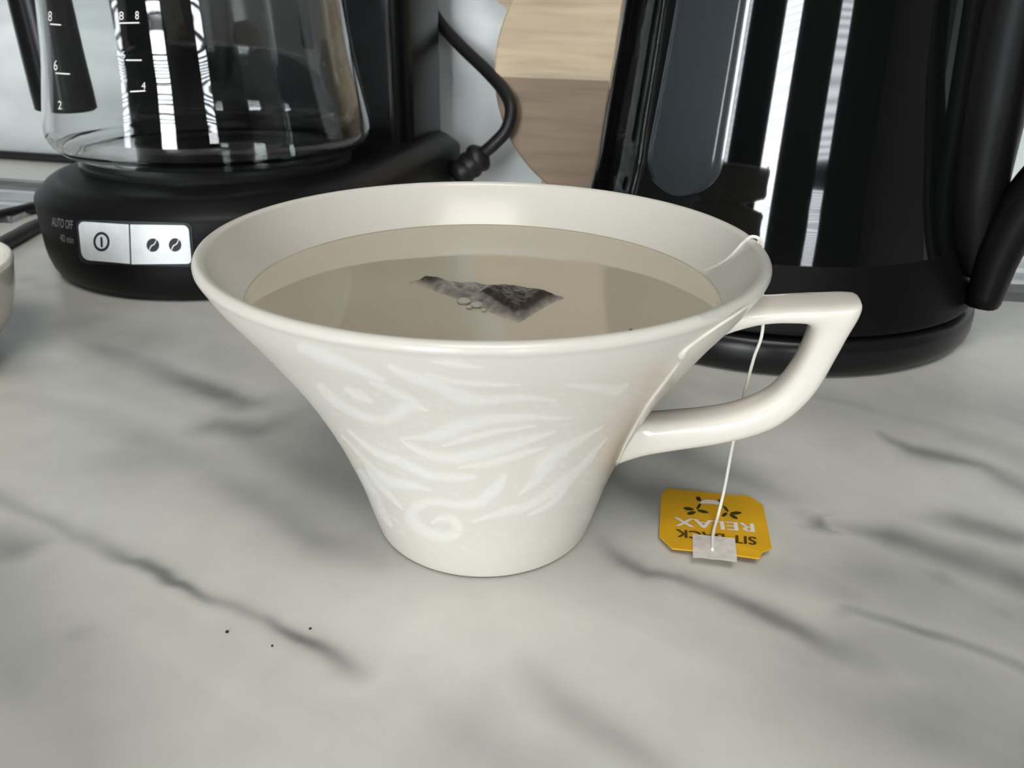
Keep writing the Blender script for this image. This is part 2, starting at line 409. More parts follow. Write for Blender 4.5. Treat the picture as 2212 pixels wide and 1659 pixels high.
# unseen ceiling panel added for overhead light; unseen cupboards added to shade the back
LC = np.array([.12, -.95])
cl = thing('fill_panel', (LC[0], LC[1], RZ1 - .06), 'unseen rectangular ceiling light panel, added for overhead light', 'lamp')
mesh('panel_frame', *boxv(LC[0] - .63, LC[0] + .63, LC[1] - .53, LC[1] + .53, RZ1 - .04, RZ1 - .0005), m_room, cl, False)
mesh('diffuser', *boxv(LC[0] - .60, LC[0] + .60, LC[1] - .50, LC[1] + .50, RZ1 - .055, RZ1 - .0405), m_fill_panel, cl, False)
for u0, wh in ((-1.26, 'at the far left end of the worktop wall'), (-.62, 'above the coffee maker'), (.02, 'above the kettle'), (.66, 'at the far right end of the worktop wall')):
    cu_ = (WX * (u0 + .31) + WN * (WALL - .155)); cb = thing('shade_cupboard', (cu_[0], cu_[1], .53), 'unseen grey cupboard added to shade the worktop, hung ' + wh.replace('far left', 'coffee maker').replace('far right', 'kettle'), 'cupboard', 'cupboards added to shade the worktop')
    def wbox(ua, ub_, na, nb_, za, zb_):
        v, f = boxv(ua, ub_, na, nb_, za, zb_); return [tuple(WX * a + WN * b2 + np.array([0, 0, c])) for a, b2, c in v], f
    mesh('cabinet', *wbox(u0, u0 + .63, WALL - .30, WALL - .001, .53, 1.2), m_cab, cb, False)
    mesh('door', *wbox(u0 + .003, u0 + .627, WALL - .318, WALL - .301, .532, 1.198), m_cab, cb, False)

# ------------------------------------------------------------------ tea cup
CC = np.array([-.0066, .1685])
cz = np.linspace(0, .074, 11)
crr = np.array([.0278, .0298, .0317, .0342, .0370, .0403, .0441, .0486, .0534, .0586, .0628])
pf = spline(np.stack([crr, cz], 1), 16)
outer = [(0.0001, .0012), (.020, .0012), (.0245, .0004), (.0265, 0.0)] + [(r, max(z, .0006)) for r, z in pf if z < .0716]
cup_prof = [(r, z) for r, z in pf]
def r_out(z): return np.interp(z, [p[1] for p in cup_prof], [p[0] for p in cup_prof])
TH = .0030
lip = []
for a in np.linspace(-25, 158, 14):
    lip.append((.0605 + .0014 * math.cos(math.radians(a)), .0728 + .0014 * math.sin(math.radians(a))))
inner = [(max(r_out(z) - TH - .0008 * (1 - z / .074), .0002), z) for z in np.linspace(.0715, .006, 60)]
inner += [(.022, .0042), (.012, .0038), (.0001, .0037)]
NA = 640
full = outer + lip + inner
cup = thing('tea_cup', (CC[0], CC[1], 0), 'flared cream porcelain tea cup with white swirls, filled with milky tea', 'cup')
V, Fc = lathe(full, CC, NA, True, True)
V = np.array(V)
# white swirl strokes, read off the cup's outer face (zoomed pixels, origin 650,730, 2.949x)
SW = [
    ([(1300, 880), (1260, 950), (1200, 1000), (1130, 1050), (1000, 1065), (850, 1045), (750, 1070), (705, 1120), (720, 1175), (780, 1230), (880, 1265), (970, 1250), (1000, 1210), (960, 1160), (890, 1150), (840, 1172)],
     [30, 65, 70, 60, 45, 42, 55, 70, 74, 70, 64, 62, 58, 48, 36, 18]),
    ([(1720, 515), (1450, 505), (1200, 525), (1020, 565), (920, 605), (800, 635), (640, 640)], [8, 40, 58, 90, 90, 45, 12]),
    ([(1620, 600), (1400, 665), (1200, 725), (1000, 765), (850, 755), (700, 695), (630, 645)], [15, 62, 70, 62, 52, 32, 10]),
    ([(1100, 888), (950, 890), (800, 870), (650, 800), (520, 750), (400, 680), (300, 590)], [35, 50, 52, 55, 50, 32, 15]),
    ([(830, 970), (700, 940), (560, 920), (480, 860), (380, 760), (260, 620)], [10, 46, 60, 42, 28, 12]),
    ([(805, 462), (700, 430), (620, 480), (520, 525), (400, 505), (280, 450), (180, 380), (120, 310)], [12, 80, 82, 46, 50, 52, 60, 40]),
    ([(290, 330), (370, 370), (440, 405)], [30, 60, 25]),
    ([(440, 280), (600, 350), (740, 420)], [30, 50, 40]),
    ([(560, 180), (700, 250), (860, 300), (1000, 370), (1150, 400), (1400, 385), (1620, 400)], [30, 60, 80, 85, 60, 40, 12]),
    ([(1390, 1000), (1500, 905), (1560, 810), (1650, 725), (1800, 640), (1920, 570)], [12, 60, 100, 80, 42, 10]),
    ([(1100, 1170), (1300, 1110), (1450, 1070), (1600, 980), (1700, 900), (1840, 780)], [14, 50, 50, 60, 60, 24]),
    ([(570, 1190), (500, 1080), (440, 960), (370, 850)], [26, 52, 52, 28]),
    ([(840, 150), (980, 170), (1150, 190)], [16, 42, 12]),
    ([(0, 60), (150, 120), (350, 200), (520, 270)], [60, 80, 60, 30]),
    ([(1500, 560), (1250, 600), (1050, 650), (900, 690)], [10, 34, 40, 12]),
    ([(1560, 700), (1400, 745), (1200, 800), (1000, 830)], [10, 44, 46, 14]),
    ([(1400, 300), (1200, 300), (980, 280), (800, 230)], [10, 30, 36, 14]),
    ([(1950, 640), (1850, 760), (1720, 900), (1600, 1050), (1450, 1130)], [10, 40, 46, 44, 16]),
    ([(640, 1090), (560, 1000), (480, 920), (400, 800)], [14, 40, 44, 14]),
    ([(1700, 300), (1850, 320), (2000, 340), (2080, 300)], [14, 40, 60, 20]),
]
no = len(outer)
ov = V[:no * NA]
th = np.arctan2(ov[:, 1] - CC[1], ov[:, 0] - CC[0])
# project those surface points into the photograph's frame so strokes land where they are glazed on
d = ov - CAM; zc = d @ fwd
pxx = CX + F * (d @ rgt) / zc; pyy = CY + F * (d @ dwn) / zc
sx, sy = (pxx - 650) * 2.949, (pyy - 730) * 2.949
front = np.sin(th) < .15
mask = np.zeros(len(ov))
jx, jy = sx + 12 * (fbm(sx / 90, sy / 90, 3, 3) - .45), sy + 12 * (fbm(sx / 90 + 7, sy / 90, 5, 3) - .45)
wisp = fbm((sx + .5 * sy) / 45, (sy - .4 * sx) / 16, 91, 4)
for pts, wd in SW:
    dd, _ = seg_dist(jx, jy, spline(np.array(pts, float), 4), np.interp(np.linspace(0, len(pts) - 1, (len(pts) - 1) * 4 + 1), range(len(pts)), [w_ * .5 for w_ in wd]))
    mask = np.maximum(mask, 1 - sm(dd + .7 * (wisp - .47), .3, 1.75))
mask *= (.55 + .75 * wisp)
mask = np.clip(mask + .35 * sm(wisp, .52, .72) * sm(pyy, 780, 860), 0, 1)
mask *= front * sm(ov[:, 2], .0045, .009)
# back of the cup (unseen here): mirror the same ornament
flip = np.argsort(np.argsort(th))
M2 = mask.reshape(no, NA)
back = M2[:, (NA // 2 - np.arange(NA)) % NA][:, (np.arange(NA) + NA // 2) % NA]
half = np.roll(M2, NA // 2, axis=1)
M2 = np.maximum(M2, half * (np.sin(np.linspace(0, 2 * np.pi, NA, endpoint=False)) > .15))
mask = M2.ravel()
cream = np.array([.745, .705, .635]); white = np.array([.83, .815, .77])
rgbv = np.tile(cream, (len(V), 1))
rgbv[:len(ov)] = cream * (1 - mask[:, None]) + white * mask[:, None]
rgbv[len(ov):] = np.array([.645, .620, .560])  # inside toned down: shade from in front put into the glaze colour
iv = V[len(ov):]; di = iv - CAM; ipx = CX + F * (di @ rgt) / (di @ fwd); ipy = CY + F * (di @ dwn) / (di @ fwd)
GREY_PATCH = np.array([(1505, 604), (1560, 565), (1635, 522), (1668, 560), (1674, 600), (1645, 645), (1560, 690), (1430, 700), (1455, 655), (1540, 632)], float)
patch_in = iv.copy(); PATCH_PX = (ipx, ipy)
# brown tea run beside the handle (and the grey patch inside the lip, coloured below)
run = [(1440, 830), (1405, 890), (1365, 945), (1335, 1000), (1310, 1050)]
dd, _ = seg_dist(pxx, pyy, run, [26, 30, 26, 22, 16])
rn = (np.exp(-dd ** 2) * front * .62) * (.35 + 1.1 * fbm(pxx / 26, pyy / 26, 71, 4))
rgbv[:len(ov)] = rgbv[:len(ov)] * (1 - rn[:, None]) + np.array([.40, .32, .225]) * rn[:, None]
nrm = np.stack([np.cos(th), np.sin(th), np.zeros(len(th))], 1)
V[:len(ov)] += nrm * (mask * .00012)[:, None]
ia = np.arctan2(iv[:, 1] - CC[1], iv[:, 0] - CC[0])
wet = sm(sdist(PATCH_PX[0], PATCH_PX[1], GREY_PATCH), -4, 8) * (np.abs(ia) < .9) * .75  # blend factor of the grey patch
rgbv[len(ov):] = rgbv[len(ov):] * (1 - wet[:, None]) + np.array([.50, .50, .46]) * wet[:, None]
body = mesh('body', V, Fc, m_cup, cup)
set_attr(body, 'glaze', rgbv)
# handle: outline traced on its near face, swept as a rounded strap
AZ = math.radians(-14); HU = np.array([math.cos(AZ), math.sin(AZ), 0]); HN = np.array([math.sin(AZ), -math.cos(AZ), 0])
HW = .0066
def hplane(x, y):
    p = hit_plane(x, y, HN, HN @ np.array([CC[0], CC[1], 0]) + HW * .75)
    return ((p - np.array([CC[0], CC[1], 0])) @ HU, p[2])
o_px = [(1560, 660), (1640, 668), (1720, 664), (1790, 662), (1838, 660), (1866, 664), (1862, 688), (1838, 730), (1808, 785), (1776, 842), (1736, 890), (1680, 932), (1615, 956), (1540, 972), (1460, 984), (1400, 994), (1355, 1004), (1300, 1020)]
i_px = [(1545, 730), (1600, 712), (1655, 702), (1705, 701), (1737, 704), (1750, 714), (1749, 732), (1738, 762), (1720, 798), (1696, 832), (1664, 864), (1622, 886), (1570, 902), (1510, 911), (1450, 916), (1405, 919), (1370, 922), (1310, 930)]
O = spline([hplane(*p) for p in o_px], 4); I = spline([hplane(*p) for p in i_px], 4)
for q_ in (O, I):
    q_[:, 0] = np.maximum(q_[:, 0], r_out(q_[:, 1]) - .0016)      # stop inside the cup wall
secs = []
for k, (a, b_) in enumerate(zip(O, I)):
    c_ = (a + b_) / 2; hv = (a - b_) / 2; L = np.linalg.norm(hv); e = hv / L
    t = k / (len(O) - 1)
    hw = HW * (1.0 - .25 * sm(np.array(t), .25, .6)) * (1 + .25 * sm(np.array(1 - t), .9, 1.0) + .3 * sm(np.array(t), .88, 1.0))
    sec = []
    for aa in np.linspace(0, 2 * np.pi, 24, endpoint=False):
        ca, sa = math.cos(aa), math.sin(aa); ex_ = .62
        u = math.copysign(abs(ca) ** ex_, ca) * L; v = math.copysign(abs(sa) ** ex_, sa) * hw
        q = c_ + e * u
        sec.append(np.array([CC[0], CC[1], 0]) + HU * q[0] + np.array([0, 0, q[1]]) + HN * v)
    secs.append(sec)
hd = mesh('handle', *loft(secs), m_cup2, cup); fix_normals(hd)
m_hand = m_cup2
# a bead of spilled tea running from the lip to the handle's foot
dp = [hit_lathe(x, y, CC, cup_prof, .0002) for x, y in ((1640, 640), (1600, 672), (1540, 712), (1490, 748), (1474, 764), (1466, 784), (1430, 832), (1400, 872), (1372, 920), (1350, 962), (1332, 1003))]
dr = mesh('tea_drip', *tube(spline(dp, 5), np.interp(np.linspace(0, 1, 51), [0, .3, .42, .5, 1], [.0003, .00035, .0008, .0004, .00035]), 10), m_drip, cup)
dr['label'] = 'thin bead of spilled tea down the side'

# ------------------------------------------------------------------ tea
TZ = .0630
rt = r_out(TZ) - TH - .0008 * (1 - TZ / .074) + .0002
prof = [(.0002, TZ - .03), (r_out(TZ - .03) - TH - .0006, TZ - .03), (r_out(TZ - .015) - TH - .0003, TZ - .015), (rt, TZ + .0003), (rt - .0006, TZ + .00008), (rt - .0014, TZ), (rt * .5, TZ), (.0002, TZ)]
tea = mesh('tea', *lathe(prof, CC, 160), m_tea, None, base=(CC[0], CC[1], TZ - .03))
tag(tea, 'beige milky tea filling the flared cup', 'tea')

# ------------------------------------------------------------------ tea bag, string and tag
tb = thing('tea_bag', (CC[0], CC[1], TZ), 'wet pyramid tea bag in the tea, string over the rim to yellow tag', 'tea bag')
def zb(x, y): return (820 + x / 4.809, 560 + y / 4.809)
outl = np.array([zb(*p) for p in ((220, 238), (330, 225), (480, 188), (740, 222), (1000, 232), (1200, 280), (1500, 300), (1750, 360), (1960, 398), (1720, 510), (1560, 610), (1450, 680), (1250, 610), (1050, 530), (850, 452), (700, 398), (500, 320), (330, 268))])
leaf = np.array([zb(*p) for p in ((1040, 390), (1190, 298), (1400, 318), (1560, 338), (1900, 392), (1700, 470), (1540, 580), (1400, 618), (1250, 525))])
leaf2 = np.array([zb(*p) for p in ((400, 262), (500, 222), (735, 234), (640, 275), (560, 300))])
bx_ = np.linspace(860, 1232, 190); by_ = np.linspace(592, 706, 90)
BX, BY = np.meshgrid(bx_, by_, indexing='ij')
sd = sdist(BX, BY, outl)
wr = fbm(BX / 16, BY / 7, 81, 4)
hgt = .0014 * sm(sd, -1, 13) + .0010 * sm(sdist(BX, BY, leaf), -4, 14) + .0009 * (wr - .5) * sm(sd, 0, 6) + .0007 * sm(sdist(BX, BY, leaf2), -4, 8)
bw = np.array([G(x, y, TZ) for x, y in zip(BX.ravel(), BY.ravel())])
bw[:, 2] = TZ - .0005 + hgt.ravel() + .0003 * sm(sd.ravel(), -6, 4)
teac = np.array(s2l(172, 165, 150)); grey = np.array(s2l(128, 122, 116)); brn = np.array(s2l(52, 44, 38)); wht = np.array(s2l(176, 170, 158))
c0 = sm(sd, -1, 9)[..., None]; colr = teac * (1 - c0) + grey * c0
wv_ = (sm(wr, .45, .75) * sm(sd, 2, 10) * .32)[..., None]; colr = colr * (1 - wv_) + wht * wv_
wb = (sm(1 - wr, .48, .7) * sm(sd, 2, 12) * .5)[..., None]; colr = colr * (1 - wb) + np.array(s2l(78, 72, 70)) * wb
for lf, st in ((leaf, 1.0), (leaf2, .95)):
    m_ = (sm(sdist(BX, BY, lf) + 5 * (wr - .5), -2.5, 3.5) * st)[..., None]; colr = colr * (1 - m_) + brn * (.7 + .9 * wr[..., None]) * m_
keep = sd.ravel() > -3
mp_ = -np.ones(len(bw), int); mp_[keep] = np.arange(keep.sum())
qs = [f for f in strip_faces(190, 90) if all(keep[i] for i in f)]
sac = mesh('sachet', bw[keep], [tuple(mp_[i] for i in f) for f in qs], m_bag, tb)
set_attr(sac, 'bagcol', colr.reshape(-1, 3)[keep])
if sac.data.polygons[0].normal.z < 0: sac.data.flip_normals()
sac['label'] = 'grey mesh bag with dark tea leaves showing'
for x, y, r in ((1003, 655, .0016), (1030, 663, .0015), (1160, 643, .0013), (1013, 668, .0007), (1046, 674, .0006)):
    p = G(x, y, TZ); n = 14
    pr = [(r * math.cos(a), TZ + .0004 + r * .5 * math.sin(a)) for a in np.linspace(0, math.pi / 2 - .05, 6)]
    mesh('bubble', *lathe(pr, p[:2], n), m_bubble, tb)
# string: out of the tea, over the lip, down outside behind the handle to the tag
sp = []
for x, y, z in ((1512, 592, .0640), (1560, 556, .0670), (1600, 530, .0705)):
    p = G(x, y, z); sp.append(p)
rimp = lambda a, r, z: np.array([CC[0] + r * math.cos(a), CC[1] + r * math.sin(a), z])
sp = [G(1518, 588, TZ + .0003)]
sp += [rimp(.09, .0562, .0682), rimp(.05, .0592, .0735), rimp(.04, .0608, .0747), rimp(.035, .0626, .0736), rimp(.03, .0629, .0700)]
def at_y(x, y, Y_):
    v = ray(x, y); return CAM + v * (Y_ / v[1])
sp += [at_y(1648, 705, .1715), at_y(1628, 775, .1712), at_y(1608, 850, .1702), at_y(1594, 910, .1688), at_y(1580, 975, .167), at_y(1566, 1050, .1655), at_y(1552, 1110, .1630)]
sp += [G(1541, 1150, .0030), G(1539, 1188, .0030)]
st = mesh('string', *tube(spline(sp, 10), .00040, 8), m_string, tb)
# tag: slightly curled card
def ztg(x, y): return (1380 + x / 6.9125, 1020 + y / 6.9125)
tpx = [ztg(*p) for p in ((335, 330), (430, 240), (900, 285), (1300, 330), (1640, 352), (1850, 480), (1920, 800), (1985, 1130), (1850, 1190), (1798, 1285), (1470, 1240), (1150, 1205), (800, 1165), (500, 1135), (305, 950), (318, 640))]
def tag_h(p):        # card lifts towards its near edge
    t = np.clip((.178 - p[1]) / .028, 0, 1); s = np.clip((p[0] - .038) / .032, 0, 1)
    return .0005 + .0016 * t * t + .0009 * s * t
def on_tag(x, y, up=0.0):
    p = G(x, y, .001)
    for _ in range(4): p = G(x, y, tag_h(p) + up)
    return p
tg_c = on_tag(1545, 1130)
rings = []
for s in (1.0, .66, .33):
    rings.append([on_tag(1545 + (x - 1545) * s, 1130 + (y - 1130) * s) for x, y in tpx])
nt_ = len(tpx); Vt = [p for r_ in rings for p in r_] + [tg_c]
Ft = [(i * nt_ + j, i * nt_ + (j + 1) % nt_, (i + 1) * nt_ + (j + 1) % nt_, (i + 1) * nt_ + j) for i in range(2) for j in range(nt_)] + [(2 * nt_ + j, 2 * nt_ + (j + 1) % nt_, 3 * nt_) for j in range(nt_)]
Vb = [np.array(p) - (0, 0, .00035) for p in Vt]; nv = len(Vt)
Ft2 = Ft + [tuple(i + nv for i in f[::-1]) for f in Ft] + [(j + nv, (j + 1) % nt_ + nv, (j + 1) % nt_, j) for j in range(nt_)]
tgo = mesh('tag', Vt + Vb, Ft2, m_tag, tb, False); fix_normals(tgo)
tgo['label'] = 'small yellow card tag with clipped corners reading SIT BACK RELAX'
def tag_poly(name, pts, mat, up=.00012, parent=None):
    v = [on_tag(*ztg(*p), up) for p in pts]
    o = mesh(name, v, [tuple(range(len(v)))], mat, parent or tgo, False)
    if o.data.polygons[0].normal.z < 0: o.data.flip_normals()
    return o
def tag_text(name, text, tl, tr, bl, mat, sp_=1.05):
    """text drawn upside down in the frame: tl.. are zoomed pixels of the text's own corners"""
    v, f = glyphs(text, sp_); tl, tr, bl = map(np.array, (tl, tr, bl))
    q = [on_tag(*ztg(*(bl + (tr - tl) * a + (tl - bl) * b2)), .00014) for a, b2 in v]
    o = mesh(name, q, f, mat, tgo, False)
    if sum(p.normal.z * p.area for p in o.data.polygons) < 0: o.data.flip_normals()
    return o
# corners as the words are read (their left end lies at the right of the frame, their foot at the top)
def bold_text(name, text, tl, tr, bl, mat, d=(14, 0)):
    tag_text(name, text, tl, tr, bl, mat)
    tag_text(name, text, np.array(tl) + d, np.array(tr) + d, np.array(bl) + d, mat)
    tag_text(name, text, np.array(tl) - d, np.array(tr) - d, np.array(bl) - d, mat)
bold_text('relax_lettering', 'RELAX', (1725, 893), (555, 800), (1705, 768), m_white, (11, 0))
bold_text('sit_back_lettering', 'SIT BACK', (1750, 1085), (560, 965), (1745, 968), m_olive, (9, 0))
def ell(cx_, cy_, a, b2, ang, n=12):
    t = np.linspace(0, 2 * np.pi, n, endpoint=False); c_, s_ = math.cos(math.radians(ang)), math.sin(math.radians(ang))
    x, y = a * np.cos(t), b2 * np.sin(t) * np.abs(np.sin(t)) ** .4
    return [(cx_ + c_ * i - s_ * j, cy_ + s_ * i + c_ * j) for i, j in zip(x, y)]
tag_poly('cup_motif', [(905, 465), (940, 425), (1000, 408), (1120, 415), (1190, 440), (1225, 490), (1190, 488), (1100, 470), (990, 470)], m_white)
for e in ((742, 545, 82, 24, 8), (955, 585, 90, 22, 12), (785, 608, 68, 26, -12), (895, 510, 22, 55, 35), (1450, 608, 88, 24, -2), (1415, 662, 72, 24, 27), (1280, 632, 50, 26, -30), (1300, 545, 20, 62, -40)):
    tag_poly('leaf_motif', ell(*e), m_green)
tag_poly('leaf_motif', [(848, 366), (912, 368), (935, 420), (925, 432), (870, 425)], m_ink)
tag_poly('leaf_motif', [(1180, 412), (1215, 403), (1250, 430), (1230, 470), (1205, 462)], m_ink)
tp = tag_poly('tape', [(805, 920), (1430, 985), (1455, 1120), (1468, 1340), (1380, 1335), (1180, 1305), (1100, 1305), (940, 1280), (810, 1280), (803, 1120)], m_tape, .0006)
tp['label'] = 'translucent white paper tape'

# ------------------------------------------------------------------ coffee maker
BO = np.array([-.154, .40]); EX = WX[:2]; EY = WN[:2]
def LM(a, b2, z): q = BO + a * EX + b2 * EY; return (q[0], q[1], z)
cm = thing('coffee_maker', (BO[0], BO[1], 0), 'black plastic drip coffee maker with two silver front buttons', 'coffee maker')
RB = .0838
def dshape(off, back=.180, rc=.022, n=40):
    R = RB - off; out = [(R * math.cos(t), R * math.sin(t)) for t in np.linspace(math.pi, 2 * math.pi, n)]
    yb = back - off
    out += [(R, y) for y in np.linspace(.02, yb - rc - .02, 4)]
    out += [(R - rc + rc * math.cos(t), yb - rc + rc * math.sin(t)) for t in np.linspace(0, math.pi / 2, 7)]
    out += [(-R + rc + rc * math.cos(t), yb - rc + rc * math.sin(t)) for t in np.linspace(math.pi / 2, math.pi, 7)]
    out += [(-R, y) for y in np.linspace(yb - rc - .02, .02, 4)]
    return out
lev = [(0, .0065), (.0015, .0040), (.005, .0016), (.010, .0004), (.014, 0), (.030, 0), (.0355, 0), (.0375, .0008), (.0395, .0028), (.0430, .0065), (.0446, .0090), (.0452, .0125)]
base_o = mesh('base', *loft([[LM(a, b2, z) for a, b2 in dshape(o_)] for z, o_ in lev]), m_plastic, cm, auto=40)
CCF = np.array([-.158, .42])
mesh('hot_plate', *lathe([(.068, .0450), (.0685, .0470), (.066, .0484), (.001, .0484)], CCF, 64), m_steel, cm, auto=40)
colsec = lambda z, s=0: [LM(-.032 + a, .140 + b2, z) for a, b2 in rrect(.100 - s, .038 - s, .012, 7)]
mesh('column', *loft([colsec(.0006), colsec(.2265)]), m_column, cm, auto=40)
hs = lambda z, s=0: [LM(a, .062 + b2, z) for a, b2 in rrect(.082 - s, .117 - s, .04, 9)]
mesh('brew_head', *loft([hs(.226, .006), hs(.230), hs(.292), hs(.302, .008), hs(.305, .03)]), m_plastic, cm, auto=40)
bprof = [(RB - o_, z) for z, o_ in lev]
def on_base(x, y, off=0.0): return hit_lathe(x, y, BO, bprof, off)
def base_patch(name, quad, mat, off, thick, parent, rnd=(0, 0, 0, 0), n=14):
    """rounded quad in pixels laid on the curved front; quad = tl, tr, br, bl"""
    tl, tr, br, bl = [np.array(p, float) for p in quad]
    W, Hh = np.linalg.norm(tr - tl), np.linalg.norm(bl - tl)
    outl_ = []
    for (u, v), r, a0 in (((0, 0), rnd[0], 180), ((1, 0), rnd[1], 270), ((1, 1), rnd[2], 0), ((0, 1), rnd[3], 90)):
        if r == 0: outl_.append((u, v)); continue
        for a in np.linspace(a0, a0 + 90, 6):
            cu, cv = (r / W if u == 0 else 1 - r / W), (r / Hh if v == 0 else 1 - r / Hh)
            outl_.append((cu + r / W * math.cos(math.radians(a)), cv + r / Hh * math.sin(math.radians(a))))
    # subdivide horizontals so the patch follows the curve
    pts = []
    for i in range(len(outl_)):
        p, q = np.array(outl_[i]), np.array(outl_[(i + 1) % len(outl_)])
        k = max(1, int(abs(q[0] - p[0]) * n))
        for t in np.linspace(0, 1, k, endpoint=False): pts.append(p + (q - p) * t)
    uvp = lambda u, v: tl * (1 - u) * (1 - v) + tr * u * (1 - v) + br * u * v + bl * (1 - u) * v
    inner_ = [np.array([p[0], .5 + (p[1] - .5) * .97]) for p in pts]
    # column strips: sample top and bottom edges along u
    us = np.unique(np.concatenate([[p[0] for p in pts], np.linspace(0, 1, n)]).round(4))
    def vrange(u):
        vs_ = []
        for i in range(len(pts)):
            p, q = pts[i], pts[(i + 1) % len(pts)]
            if min(p[0], q[0]) - 1e-9 <= u <= max(p[0], q[0]) + 1e-9:
                if abs(q[0] - p[0]) < 1e-9: vs_ += [p[1], q[1]]
                else: vs_.append(p[1] + (q[1] - p[1]) * (u - p[0]) / (q[0] - p[0]))
        return min(vs_), max(vs_)
    top, bot, nb_ = [], [], len(us)
    Vp = []
    for lay in (off, off - thick):
        for u in us:
            v0, v1 = vrange(u)
            for v in np.linspace(v0, v1, 4): Vp.append(on_base(*uvp(u, v), lay))
    Fp = strip_faces(nb_, 4); N = nb_ * 4
    Fp = Fp + [tuple(i + N for i in f[::-1]) for f in Fp]
    for i in range(nb_ - 1):
        Fp.append((i * 4, (i + 1) * 4, (i + 1) * 4 + N, i * 4 + N)); Fp.append((i * 4 + 3, i * 4 + 3 + N, (i + 1) * 4 + 3 + N, (i + 1) * 4 + 3))
    for j in range(3):
        Fp.append((j, j + N, j + 1 + N, j + 1)); q = (nb_ - 1) * 4 + j; Fp.append((q, q + 1, q + 1 + N, q + N))
    return fix_normals(mesh(name, Vp, Fp, mat, parent, True, auto=35))
def base_poly(name, pts, mat, off, parent):
    v = [on_base(x, y, off) for x, y in pts]
    return mesh(name, v, [tuple(range(len(v)))], mat, parent, False)
base_patch('button_surround', [(163, 474), (414, 482), (419, 577), (173, 570)], m_ink, .0004, .001, cm, (16, 14, 14, 16))
bt1 = base_patch('button', [(168, 478), (278, 485), (281, 570), (177, 561)], m_silver, .0011, .0018, cm, (14, 1, 1, 16))
bt1['label'] = 'silver power button'
bt2 = base_patch('button', [(281, 485), (407, 487), (414, 570), (284, 571)], m_silver, .0011, .0018, cm, (1, 12, 10, 1))
bt2['label'] = 'silver strength button with two bean marks'
ringp = []
for r_ in (1.0, .74):
    ringp.append([on_base(219 + 17.5 * r_ * math.cos(t), 522 + 21 * r_ * math.sin(t), .0013) for t in np.linspace(0, 2 * np.pi, 40, endpoint=False)])
mesh('power_symbol', ringp[0] + ringp[1], [(j, (j + 1) % 40, 40 + (j + 1) % 40, 40 + j) for j in range(40)], m_ink, bt1, False)
base_poly('power_symbol', [(216.5, 512), (221, 512), (222, 534), (217.5, 534)], m_ink, .0013, bt1)
for cx_, cy_ in ((330, 529.5), (378, 529)):
    base_poly('bean_symbol', [(cx_ + 13.5 * math.cos(t), cy_ + 14.5 * math.sin(t)) for t in np.linspace(0, 2 * np.pi, 24, endpoint=False)], m_ink, .0013, bt2)
    tt = np.linspace(-1, 1, 12); cxs = cx_ + 8.5 * tt * 1.0; cys = cy_ - 12.5 * np.sign(tt) * np.abs(tt) ** 2.2 - 1.5 * tt
    w_ = 1.3 * (1 - .5 * np.abs(tt))
    vv = [on_base(x - w2, y - w2 * .5, .0015) for x, y, w2 in zip(cxs, cys, w_)] + [on_base(x + w2, y + w2 * .5, .0015) for x, y, w2 in zip(cxs, cys, w_)]
    mesh('bean_symbol', vv, [(i, i + 1, 12 + i + 1, 12 + i) for i in range(11)], m_silver, bt2, False)
def base_text(name, text, tl, tr, bl, mat):
    v, f = glyphs(text, 1.0); tl, tr, bl = map(np.array, (tl, tr, bl))
    return mesh(name, [on_base(*(bl + (tr - tl) * a + (tl - bl) * b2), .0003) for a, b2 in v], f, mat, cm, False)
base_text('lettering', 'AUTO OFF', (112, 469), (157, 477), (112, 488), m_grey_ink)
base_text('lettering', '40 min', (129, 505), (158, 511), (130, 521), m_grey_ink)
# cord with its strain relief
cp = [wallpx(x, y, d_) for x, y, d_ in ((925, 10, .553), (952, 52, .548), (1000, 104, .540), (1050, 152, .530), (1088, 196, .520), (1104, 236, .512), (1094, 280, .508), (1066, 312, .506), (1038, 336, .506), (1010, 360, .505))]
cord = mesh('cord', *tube(spline(cp, 8), .0042, 12), m_cable, cm)
e0, e1 = wallpx(1047, 329, .506), wallpx(985, 384, .503)
sl = [e0 + (e1 - e0) * t for t in np.linspace(0, 1, 12)]
mesh('strain_relief', *tube(sl, [.0052, .0085, .0098, .0098, .0084, .0094, .0094, .0082, .0092, .0092, .0080, .0070], 16), m_cable, cord)

# ------------------------------------------------------------------ carafe
cf = thing('carafe', (CCF[0], CCF[1], .0485), 'clear glass coffee carafe standing on the coffee maker', 'carafe')
cpf = spline([(.0600, .0492), (.0690, .0508), (.0760, .0545), (.0797, .0600), (.0800, .0650), (.0788, .0720), (.0770, .0810), (.0742, .0950), (.0722, .1100), (.0705, .1250), (.0687, .1400), (.066, .158), (.060, .175), (.054, .186), (.053, .195)], 6)
gout = [(.0005, .0490), (.045, .0490)] + [(r, z) for r, z in cpf]
gin = [(r - .0016 if z > .056 else max(r - .0026, .0005), max(z, .0515)) for r, z in cpf[::-1]] + [(.045, .0512), (.0005, .0512)]
gl = mesh('jug', *lathe(gout + gin, CCF, 128), m_glass, cf); fix_normals(gl)
gl['label'] = 'clear glass jug with white level marks'
gprof = [(r, z) for r, z in cpf]
def on_jug(x, y): return hit_lathe(x, y, CCF, gprof, .0002)
def jug_line(x0, x1, y0, y1, w_=1.6):
    xs_ = np.linspace(x0, x1, 8); ys_ = np.linspace(y0, y1, 8)
    vv = [on_jug(x, y - w_) for x, y in zip(xs_, ys_)] + [on_jug(x, y + w_) for x, y in zip(xs_, ys_)]
    mesh('level_mark', vv, [(i, i + 1, 9 + i, 8 + i) for i in range(7)], m_white, cf, False)
